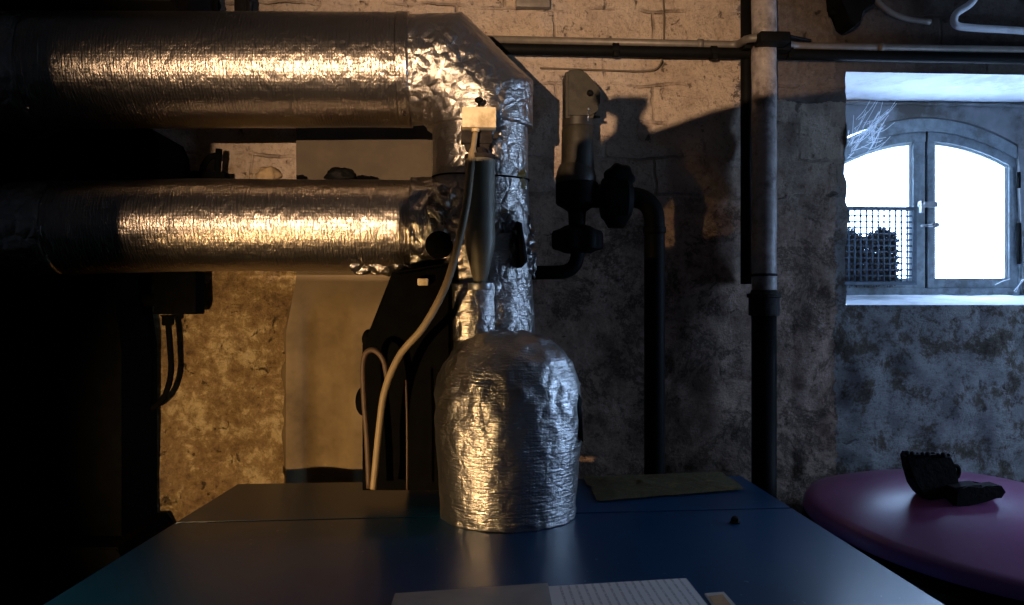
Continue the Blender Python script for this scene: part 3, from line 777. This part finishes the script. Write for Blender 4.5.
bm = bmesh.new(); c = at(475.5, 127, YB-.008); lathe(bm, [(.006, -.012), (.009, -.010), (.009, -.003), (.011, -.002), (.011, .0)], c, 'z', 12); obj('gland', bm, M['ivory'], hs_, auto=40)

bt = thing('air_bottle', at(479, 285, YB), 'grey metal bottle with a conical foot hanging against the vertical foil duct', 'bottle')
xb = at(480, 200, YB).x; rb = msz(15, YB); zt = at(480, 157, YB).z; zs_ = at(480, 243, YB).z; zb_ = at(480, 284, YB).z
bm = bmesh.new()
lathe(bm, [(rb*.32, zb_-.006), (rb*.4, zb_+.006), (rb*.5, zb_+.012), (rb*.96, zs_-.012), (rb, zs_), (rb, zs_+.01), (rb, zt-.010), (rb, zt-.008), (rb*.93, zt-.002), (rb*.6, zt)], (xb, YB, 0), 'z', 40); obj('shell', bm, M['greyp'], bt, auto=50)
bm = bmesh.new(); lathe(bm, [(rb*1.02, zt-.006), (rb*1.02, zt+.004), (rb*.5, zt+.008), (rb*.35, zt+.02)], (xb, YB, 0), 'z', 24); obj('top_cap', bm, M['iron'], bt, auto=40)
bm = bmesh.new(); lathe(bm, [(rb*.75, zb_-.014), (rb*.8, zb_-.010), (rb*.8, zb_+.001), (rb*.5, zb_+.003)], (xb, YB, 0), 'z', 24); obj('foot_ring', bm, M['steel'], bt, auto=40)

hp = [(475.5, 132, YB-.01), (471, 165, YB-.03), (467, 200, YB-.05), (459, 240, YB-.05), (446, 285, YB-.05), (424, 326, YB-.04), (400, 355, YB-.03), (385, 390, YB-.03), (379, 430, YB-.03), (375, 470, YB-.04), (373, 489, YB-.04)]
hpts = smooth_path([at(*q) for q in hp], 10)
bm = bmesh.new(); nh = len(hpts); tube(bm, hpts, [.0062 if i < 6 else .0092-.0022*i/nh for i in range(nh)], 14)
tag(obj('beige_hose', bm, M['hose']), 'long beige hose curving from the ivory box down past the bottle to the boiler', 'hose')
bm = bmesh.new(); tube(bm, smooth_path([at(q[0], q[1], YB-.02) for q in ((388, 385), (384, 362), (376, 351), (367, 352), (363, 366), (364, 400), (367, 440), (369, 488))], 8), .0062, 12)
tag(obj('looped_hose', bm, M['hose_d']), 'thin brown hose looping over beside the dark pump column', 'hose')
bm = bmesh.new(); tube(bm, smooth_path([at(q[0], q[1], YB-.03) for q in ((406, 380), (407, 430), (407, 490))], 6), .0022, 8)
tag(obj('thin_strand', bm, M['hose_d']), 'very thin brown cable hanging down beside the beige hose, left of the dome', 'cable')

# dark pump column
YP = YB+.04
pump = thing('circulation_pump', at(400, 487, YP), 'black tapered pump column with round knobs between the plaster wall and the domed vessel', 'pump')
bm = bmesh.new(); prism(bm, [at(q[0], q[1], YP) for q in ((392, 272), (452, 262), (452, 491), (362, 491), (362, 345), (371, 335))], YP-.0, YP+.11, .008); obj('body', bm, M['soot'], pump, auto=35)
bm = bmesh.new(); a = at(405, 491, YP+.11); b = at(516, 418, YP+.11); box(bm, (a.x, YP+.11, a.z), (b.x, YP+.27, b.z), .006); obj('light_stop', bm, M['soot'], pump, auto=35)  # unseen box added behind the dome to stop stray low-lamp light on the wall
for (qx, qy, r1, r2) in ((369, 339, 7, 10), (364, 401, 8.5, 15)):
    bm = bmesh.new(); c = at(qx, qy, YP+.03); s = bmesh.ops.create_uvsphere(bm, u_segments=20, v_segments=12, radius=1)
    for v in s['verts']: v.co = c+Vector((v.co.x*msz(r1, YP), v.co.y*.03, v.co.z*msz(r2, YP)))
    obj('knob', bm, M['soot'], pump)
bm = bmesh.new(); c = at(423, 282, YP-.01); box(bm, c-Vector((.012, .01, .008)), c+Vector((.012, .01, .008)), .002); obj('connector', bm, M['ivory'], pump)
bm = bmesh.new(); tube(bm, [at(439, 245, YL-.14), at(439, 245, YL-.10)], msz(13, YL), 20); obj('port', bm, M['soot'], pump)

# ------------------------------------------------------------------ safety valve assembly
YV = -.15
val = thing('safety_valve', at(578, 205, YV), 'dark olive safety valve with slanted cap and black unions in front of the wall', 'valve')
def P2(l, Y=YV): return [at(a, b, Y) for a, b in l]
def lathe_px(prof, cx, Y, name, m, parent, n=28, lobes=0, la=0):
    bm = bmesh.new(); x0 = at(cx, 200, Y).x
    lathe(bm, [(msz(r, Y), at(cx, y, Y).z) for r, y in prof], (x0, Y, 0), 'z', n, lobes, la); return obj(name, bm, m, parent, auto=40)
bm = bmesh.new()
prism(bm, P2([(564, 76), (570, 73), (575, 72), (580, 73), (584, 77), (592, 86), (598, 93), (598, 106), (593, 113), (591, 121), (564, 121)]), YV-.042, YV+.042, .007)
cap_ = obj('cap', bm, M['olive'], val, auto=30)
bm = bmesh.new(); tube(bm, [at(590, 93, YV-.05), at(590, 93, YV-.03)], .009, 14); obj('cap_screw', bm, M['black'], cap_)
bm = bmesh.new(); tube(bm, [at(588, 108, YV-.05), at(589, 110, YV-.045)], .003, 8); tube(bm, [at(588, 111, YV-.048), at(588, 121, YV-.048)], .0016, 6); obj('lead_seal', bm, M['steel'], cap_)
bm = bmesh.new(); tube(bm, [at(588, 117, YV), at(600, 117, YV)], .004, 8); obj('test_lever', bm, M['black'], val)
lathe_px([(14, 128), (15.5, 127), (15.5, 119), (13.5, 118)], 577.5, YV, 'cap_ring', M['olive'], val, 32)
lathe_px([(17, 168), (16.3, 160), (16, 130), (14.5, 126)], 577.5, YV, 'bonnet', M['olive'], val, 32)
lathe_px([(20, 183), (20.5, 178), (18, 168), (16.5, 165)], 576, YV, 'bonnet_flange', M['olive'], val, 32)
lathe_px([(8, 232), (9, 212), (13, 209), (20, 205), (21.5, 203), (21.5, 184), (20, 182.5)], 577, YV, 'valve_body', M['black'], val, 32)
bm = bmesh.new(); tube(bm, [at(588, 196, YV), at(606, 196, YV)], msz(12, YV), 24); obj('outlet', bm, M['black'], val)
lathe_px([(13, 253), (17, 251), (23.5, 249), (24.5, 246), (24.5, 234), (23, 231), (17, 229), (12, 226), (9, 225)], 577.5, YV, 'union_nut', M['black'], val, 48, 6, .07)
bm = bmesh.new(); c = at(617, 199, YV); s = msz(1, YV)
lathe(bm, [(12*s, -17*s), (20*s, -15*s), (23*s, -11*s), (23*s, 8*s), (17*s, 14*s)], c, 'x', 36); obj('outlet_flange', bm, M['black'], val, auto=35)
bm = bmesh.new(); c = at(619, 179, YV-.02); lathe(bm, [(9*s, -.022), (13*s, -.018), (15.2*s, -.008), (15.2*s, .010), (12*s, .016)], c, 'y', 48, 7, .06); obj('handwheel', bm, M['black'], val, auto=35)
bm = bmesh.new(); c = at(616.5, 215, YV-.01); lathe(bm, [(9*s, -.030), (13.5*s, -.026), (14.5*s, -.02), (14.5*s, .02), (12*s, .026)], c, 'y', 6); obj('outlet_nut', bm, M['black'], val, auto=25)
rp = msz(10.3, YV)
bm = bmesh.new(); tube(bm, fillet([at(625, 197, YV), at(654.5, 197, YV), at(654.5, 235, YV)], .075, 12), rp*1.0, 24); obj('outlet_elbow', bm, M['black'], val)
bm = bmesh.new(); tube(bm, fillet([at(577.5, 245, YV), at(577.5, 272, YV), at(515, 273, YV)], .055, 12), msz(7, YV), 20); obj('inlet_elbow', bm, M['black'], val)
bm = bmesh.new(); tube(bm, [at(654.5, 232, YV), Vector((at(654.5, 300, YV).x, YV, 0.0))], rp, 24)
c = at(654.5, 230, YV); lathe(bm, [(rp, -.01), (rp*1.12, -.008), (rp*1.12, .008), (rp, .01)], c, 'z', 24)
tag(obj('discharge_pipe', bm, M['black'], auto=40), 'straight black vertical discharge pipe dropping from the valve elbow behind the boiler', 'pipe')

# ------------------------------------------------------------------ left side silhouettes
YK = -.03
bm = bmesh.new()
prism(bm, [at(q[0], q[1], YK) for q in ((-260, 139), (163, 141), (184, 147), (190, 160), (191, 182), (192, 262), (150, 274), (151, 300), (157, 345), (157, 520), (157, 900), (-260, 900))], YK-.24, YK, .006)
t = thing('storage_tank', at(60, 520, YK), 'tall black tank or casing standing in deep shadow at the far left behind the ducts', 'tank')
obj('body', bm, M['soot'], t, auto=30)
bm = bmesh.new(); prism(bm, [at(q[0], q[1], YK) for q in ((-260, 512), (168, 512), (170, 520), (176, 524), (176, 900), (-260, 900))], YK-.34, YK, .004); obj('plinth', bm, M['soot'], t, auto=30)
t = thing('switch_box', at(180, 317, -.09), 'small black switch box with a cable below the lower duct at the left', 'switch box')
bm = bmesh.new(); a = at(163, 314, -.05); b = at(204, 272, -.05); box(bm, (a.x, -.12, a.z), (b.x, -.04, b.z), .005); obj('housing', bm, M['soot'], t, auto=40)
bm = bmesh.new(); a = at(150, 292, -.09); b = at(165, 305, -.09); tube(bm, [at(140, 300, -.09), at(168, 300, -.09)], .018, 12); obj('mounting_arm', bm, M['soot'], t)
bm = bmesh.new(); lathe(bm, [(.013, -.03), (.017, -.026), (.017, -.005), (.022, 0)], at(168, 315, -.07), 'z', 12); obj('cable_gland', bm, M['soot'], t, auto=40)
bm = bmesh.new(); tube(bm, smooth_path([at(q[0], q[1], -.07) for q in ((168, 320), (170, 345), (171, 372), (166, 393), (158, 404), (148, 410))], 8), .0085, 12); obj('cable', bm, M['soot'], t)
# small black fittings standing behind the lower duct
t = thing('pipe_fitting', at(214, 182, -.07), 'small black fitting with a curved arm and upright stem seen above the lower duct', 'fitting')
bm = bmesh.new(); a = at(216.5, 186, -.07); tube(bm, [a, at(219, 149, -.07)], .0095, 14); obj('stem', bm, M['soot'], t)
bm = bmesh.new(); tube(bm, smooth_path([at(q[0], q[1], -.07) for q in ((203, 182), (203, 168), (209, 158), (218, 155))], 6), .009, 12); obj('arm', bm, M['soot'], t)
bm = bmesh.new(); a = at(190, 184, -.10); b = at(230, 174, -.05); box(bm, a, b, .004); obj('base', bm, M['soot'], t, auto=40)
def lump(name, c, sx, sy, sz, m, label, cat, seed):
    bm = bmesh.new(); r = bmesh.ops.create_icosphere(bm, subdivisions=4, radius=1)
    for v in r['verts']:
        d = v.co.copy(); k = 1+.28*noise.noise(d*1.6+Vector((seed, 0, 0)))+.1*noise.noise(d*5+Vector((seed, 0, 0)))
        v.co = c+Vector((d.x*sx*k, d.y*sy*k, max(-.75, d.z)*sz*k))
    return tag(obj(name, bm, m, auto=60), label, cat)
zl = at(269, 181, YL).z
lump('stone_fragment', at(269, 175, YL+.08), .030, .028, .022, M['stone'], 'brown stone fragment lying on top of the lower duct, between fitting and plaster', 'stone', 2)
lump('soot_clump', at(341, 176, YL+.08), .040, .03, .022, M['black'], 'black clump of debris lying on top of the lower duct in front of smooth plaster', 'debris', 9)
# dark ceiling beam and hanging strap at top left
bm = bmesh.new(); a = at(-300, 9, -.30); b = at(188, -40, -.30); box(bm, (a.x, -.42, a.z), (b.x, -.02, ZC), .01)
tag(obj('ceiling_beam', bm, M['dark'], auto=40), kind='structure')
bm = bmesh.new(); a = at(236, 30, -.10); b = at(248.5, 0, -.10); box(bm, (a.x, -.12, a.z), (b.x, -.085, ZC-.001), .003)
for q in (6, 14): tube(bm, [at(242, q, -.125), at(242, q, -.11)], .006, 10)
tag(obj('hanging_strap', bm, M['black'], auto=40), 'black iron strap hanging from the ceiling behind the upper duct at the left', 'strap')
bm = bmesh.new(); tube(bm, [at(217, 6, -.05), at(217, 6, .0)], .012, 12); lathe(bm, [(.002, -.02), (.014, -.018), (.014, -.008), (.006, -.005)], at(217, 6, -.03), 'y', 8)
tag(obj('wall_plug', bm, M['black'], auto=40), 'small black wall bolt just above the upper duct, left of the hanging strap', 'bolt')
# dark square fixture at the very top centre
bm = bmesh.new(); a = at(516, 7, -.03); b = at(550, -4, -.03); box(bm, (a.x, -.035, a.z), (b.x, .0, b.z), .003)
tag(obj('wall_plate', bm, M['conduit'], auto=40), 'flat grey plate fixed at the very top of the wall above the pipes', 'plate')

# ------------------------------------------------------------------ red tank at the right
tz = CAM.z-.49
tc = atz(1004, 503, tz); RR = .48; OV = .78
tank = thing('red_tank', Vector((tc.x, tc.y, 0)), 'dark red round tank with a gently domed glossy top, right of the blue boiler', 'tank')
roll = Matrix.Rotation(R(7), 4, 'Y') @ Matrix.Rotation(R(7.5), 4, 'X')
TC = Vector((tc.x+.02, tc.y+.03, tz-.025))
def tilt(o, w0):
    o.data.transform(Matrix.Translation(-w0) @ Matrix.Translation(TC) @ roll @ Matrix.Diagonal((1, OV, 1, 1)) @ Matrix.Translation(-TC) @ Matrix.Translation(w0))
bm = bmesh.new()
SR = 1.1; SH = SR-math.sqrt(SR*SR-RR*RR)
prof = [(RR*.97, -.080), (RR, -.078), (RR, -.062), (RR-.006, -.052)]+[(rr_, -.050+math.sqrt(SR*SR-rr_*rr_)-SR+SH) for rr_ in [RR*(1-i/22)-.008 for i in range(0, 21)]]+[(.004, -.050+SH)]
lathe(bm, prof, TC, 'z', 96)
o = obj('domed_lid', bm, M['red'], tank, auto=60); tilt(o, Vector(tank.location))
bm = bmesh.new(); lathe(bm, [(RR*.96, 0.0), (RR*.96, TC.z-.22)], (TC.x, TC.y, 0), 'z', 64); bmesh.ops.scale(bm, vec=(1, OV, 1), space=Matrix.Translation((-TC.x, -TC.y, 0)), verts=bm.verts[:]); obj('body', bm, M['black'], tank, auto=50)
bm = bmesh.new(); lathe(bm, [(RR*.96, -.11), (RR*.995, -.108), (RR*.995, -.086), (RR*.96, -.084)], TC, 'z', 96); o = obj('rim_band', bm, M['black'], tank, auto=50); tilt(o, Vector(tank.location))
def tank_z(x, y):
    v = roll.inverted() @ Vector((x-TC.x, y-TC.y, 0)); v.y /= OV; r_ = min(1, v.xy.length/RR)
    q = roll @ Vector((v.x, v.y*OV, -.050+math.sqrt(SR*SR-(r_*RR)**2)-SR+SH)); return TC.z+q.z
# rusty iron block with a lever resting on it
bY = atz(940, 497, tz+.028).y
bc = at(938, 500, bY)
blk = thing('iron_burner_block', Vector((bc.x, bc.y, tank_z(bc.x, bc.y))), 'black rusty iron block with a stubby arm lying on the red tank', 'machine part')
bm = bmesh.new()
prism(bm, [at(q[0], q[1], bY) for q in ((906, 457), (909, 453), (918, 454), (934, 454), (950, 456), (953, 466), (956, 478), (958, 492), (956, 508), (944, 510), (932, 503), (920, 494), (914, 484), (910, 470))], bY-.008, bY+.034, .004)
for v in bm.verts: v.co += Vector((fb(v.co, 40), fb(v.co+Vector((1, 0, 0)), 40), fb(v.co+Vector((2, 0, 0)), 40)))*.003
obj('block', bm, M['iron'], blk, auto=30)
bm = bmesh.new(); tube(bm, smooth_path([at(950, 466, bY), at(957, 466, bY), at(959, 471, bY), at(957, 477, bY), at(950, 478, bY)], 6), .005, 8);obj('lug', bm, M['iron'], blk); bm = bmesh.new(); tube(bm, smooth_path([at(912, 470, bY), at(906, 471, bY), at(908, 477, bY), at(914, 477, bY)], 6), .004, 8)
obj('lug', bm, M['iron'], blk)
bm = bmesh.new(); prism(bm, [at(q[0], q[1], bY-.02) for q in ((950, 486), (962, 484), (976, 483), (978, 486), (996, 484), (1000, 490), (996, 496), (980, 497), (968, 500), (955, 507), (948, 505))], bY-.045, bY+.01, .005)
obj('arm', bm, M['iron'], blk, auto=30)
bm = bmesh.new()
for q in range(9):
    p = at(907+q*5.2, 453+.25*q, bY-.02+.012*(q % 3)); bmesh.ops.create_icosphere(bm, subdivisions=2, radius=.003+.004*random.random(), matrix=Matrix.Translation(p))
obj('clinker_crust', bm, M['iron'], blk)

# ------------------------------------------------------------------ papers on the boiler
lift = .012
A = atz(395, 594, CZ+lift); B = atz(685, 577, CZ+lift); C1 = atz(735, 640, CZ+lift); D1 = atz(372, 660, CZ+lift)
doc = thing('document_folder', Vector((B.x-.15, B.y-.1, CZ)), 'stack of printed pages in a plastic folder on the front of the blue boiler', 'papers')
def sheet(name, P, z0, z1, m, parent, bev=.0008):
    bm = bmesh.new(); a = [bm.verts.new((p.x, p.y, z0)) for p in P]; b = [bm.verts.new((p.x, p.y, z1)) for p in P]
    bm.faces.new(a[::-1]); bm.faces.new(b)
    for i in range(4): bm.faces.new((a[i], a[(i+1) % 4], b[(i+1) % 4], b[i]))
    bmesh.ops.bevel(bm, geom=bm.edges[:], offset=bev, segments=2, affect='EDGES'); return obj(name, bm, m, parent, auto=40)
sheet('folder_back', [A+Vector((0, .004, 0)), B+Vector((.006, .004, 0)), C1+Vector((.006, 0, 0)), D1], CZ, CZ+.002, M['sleeve'], doc)
for k in range(5):
    j = Vector((random.uniform(-.002, .002), random.uniform(-.002, .002), 0))
    sheet('page', [A+j, B+j, C1+j, D1+j], CZ+.0022+k*.0018, CZ+.0038+k*.0018, M['page'], doc, .0004)
E1 = atz(548, 583.5, CZ+lift); E2 = atz(560, 650, CZ+lift)
sheet('cover_flap', [A, E1, E2, D1], CZ+.0114, CZ+.0134, M['sleeve'], doc)
A = atz(690, 592.5, CZ+.003); B = atz(724, 591.5, CZ+.003); C2 = atz(768, 640, CZ+.003); D2 = atz(741, 648, CZ+.003)
env = thing('envelope', Vector((B.x, B.y, CZ)), 'small manila envelope with orange label on the boiler, right of the folder', 'envelope')
A = A+Vector((.022, -.004, 0))
sheet('paper', [A, B, C2, D2], CZ, CZ+.003, M['envelope'], env)
sheet('label', [A.lerp(C2, .08), B.lerp(A, .25)+Vector((.002, -.012, 0)), B.lerp(C2, .5)-Vector((.01, 0, 0)), D2.lerp(A, .45)+Vector((.004, 0, 0))], CZ+.0031, CZ+.0036, M['orange'], env, .0001)

# ------------------------------------------------------------------ lamps of the room
L1 = CAM+Vector((-.76, -1.5, .05))
def spot(name, loc, target, power, col, size, blend, rad):
    d = bpy.data.lights.new(name, 'SPOT'); d.energy = power; d.color = col; d.spot_size = R(size); d.spot_blend = blend; d.shadow_soft_size = rad
    o = bpy.data.objects.new(name, d); COL.objects.link(o); o.location = loc
    o.rotation_euler = (Vector(target)-Vector(loc)).to_track_quat('-Z', 'Y').to_euler(); return o
spot('work_lamp', L1, at(520, 150), 760, (1.0, .66, .40), 34.5, 1.0, .006)
L2 = CAM+Vector((-.88, .82, -.445))
spot('low_lamp', L2, L2+Vector((math.sin(R(23)), math.cos(R(21)), .06)), 78, (1.0, .62, .28), 60, .55, .012)

# blocker added behind the camera, outlined to cast the shadow edge on the wall
yB = CAM.y-.15
def sh(px_, py_):
    W = at(px_, py_); t_ = (yB-L1.y)/(W.y-L1.y); return L1+(W-L1)*t_
t = thing('shadow_blocker', Vector((-.2, yB-.1, 0)), 'dark shape added behind the viewer to cast the wall shadow, outside the picture', 'tank')
pts = [sh(*q) for q in ((-60, 500), (-60, -60), (60, -60), (128, 0), (132, 60), (136, 122), (214, 140), (216, 200), (196, 210), (196, 270), (200, 276), (400, 280), (455, 270), (464, 205), (468, 186), (474, 180), (560, 178), (608, 177), (612, 141), (617, 137), (650, 135), (665, 133), (685, 120), (715, 110), (745, 103), (800, 95), (870, 88), (980, 86), (1080, 100))]
pts += [Vector((pts[-1].x, yB, .02)), Vector((pts[0].x, yB, .02))]
bm = bmesh.new(); prism(bm, pts, yB, yB+.10); obj('shell', bm, M['black'], t, smooth=False)
bm = bmesh.new()
kn = [sh(q[0]+3, q[1]) for q in ((604, 137), (614, 133), (620, 127), (622, 114), (614, 111), (609, 105), (608, 98), (611, 96), (643, 96), (646, 99), (645, 108), (639, 117), (640, 122), (645, 124), (649, 133), (650, 142), (612, 142))]
prism(bm, kn, yB, yB+.03); obj('knob', bm, M['black'], t, smooth=False)  # top of the added blocker, cut for the bump in the cast shadow

# ------------------------------------------------------------------ daylight
w = bpy.data.worlds.new('daylight'); sc.world = w; w.use_nodes = True; nt = w.node_tree; bg = nt.nodes['Background']
tcn = nt.nodes.new('ShaderNodeTexCoord'); no = nt.nodes.new('ShaderNodeTexNoise'); no.inputs['Scale'].default_value = 5; no.inputs['Detail'].default_value = 5
rp_ = nt.nodes.new('ShaderNodeValToRGB'); rp_.color_ramp.elements[0].color = (.40, .59, 1, 1); rp_.color_ramp.elements[1].color = (.50, .68, 1, 1)
rp_.color_ramp.elements[0].position = .35; rp_.color_ramp.elements[1].position = .6
nt.links.new(tcn.outputs['Generated'], no.inputs['Vector']); nt.links.new(no.outputs[0], rp_.inputs[0]); nt.links.new(rp_.outputs[0], bg.inputs[0])
bg.inputs[1].default_value = 20
def portal(name, loc, rot, sx, sy):
    d = bpy.data.lights.new(name, 'AREA'); d.shape = 'RECTANGLE'; d.size = sx; d.size_y = sy; d.cycles.is_portal = True
    o = bpy.data.objects.new(name, d); COL.objects.link(o); o.location = loc; o.rotation_euler = rot
portal('window_portal', ((SXL+SXR)/2, WY+.07, (SZB+SZT)/2), (-PI/2, 0, 0), SXR-SXL, SZT-SZB)
portal('side_portal', (XR+.16, ym, (W2['z0']+W2['z1'])/2), (0, PI/2, 0), W2['z1']-W2['z0'], W2['y1']-W2['y0'])

vs = sc.view_settings; vs.view_transform = 'Standard'; vs.look = 'None'; vs.exposure = 0.0; vs.gamma = 1.0; vs.use_curve_mapping = False
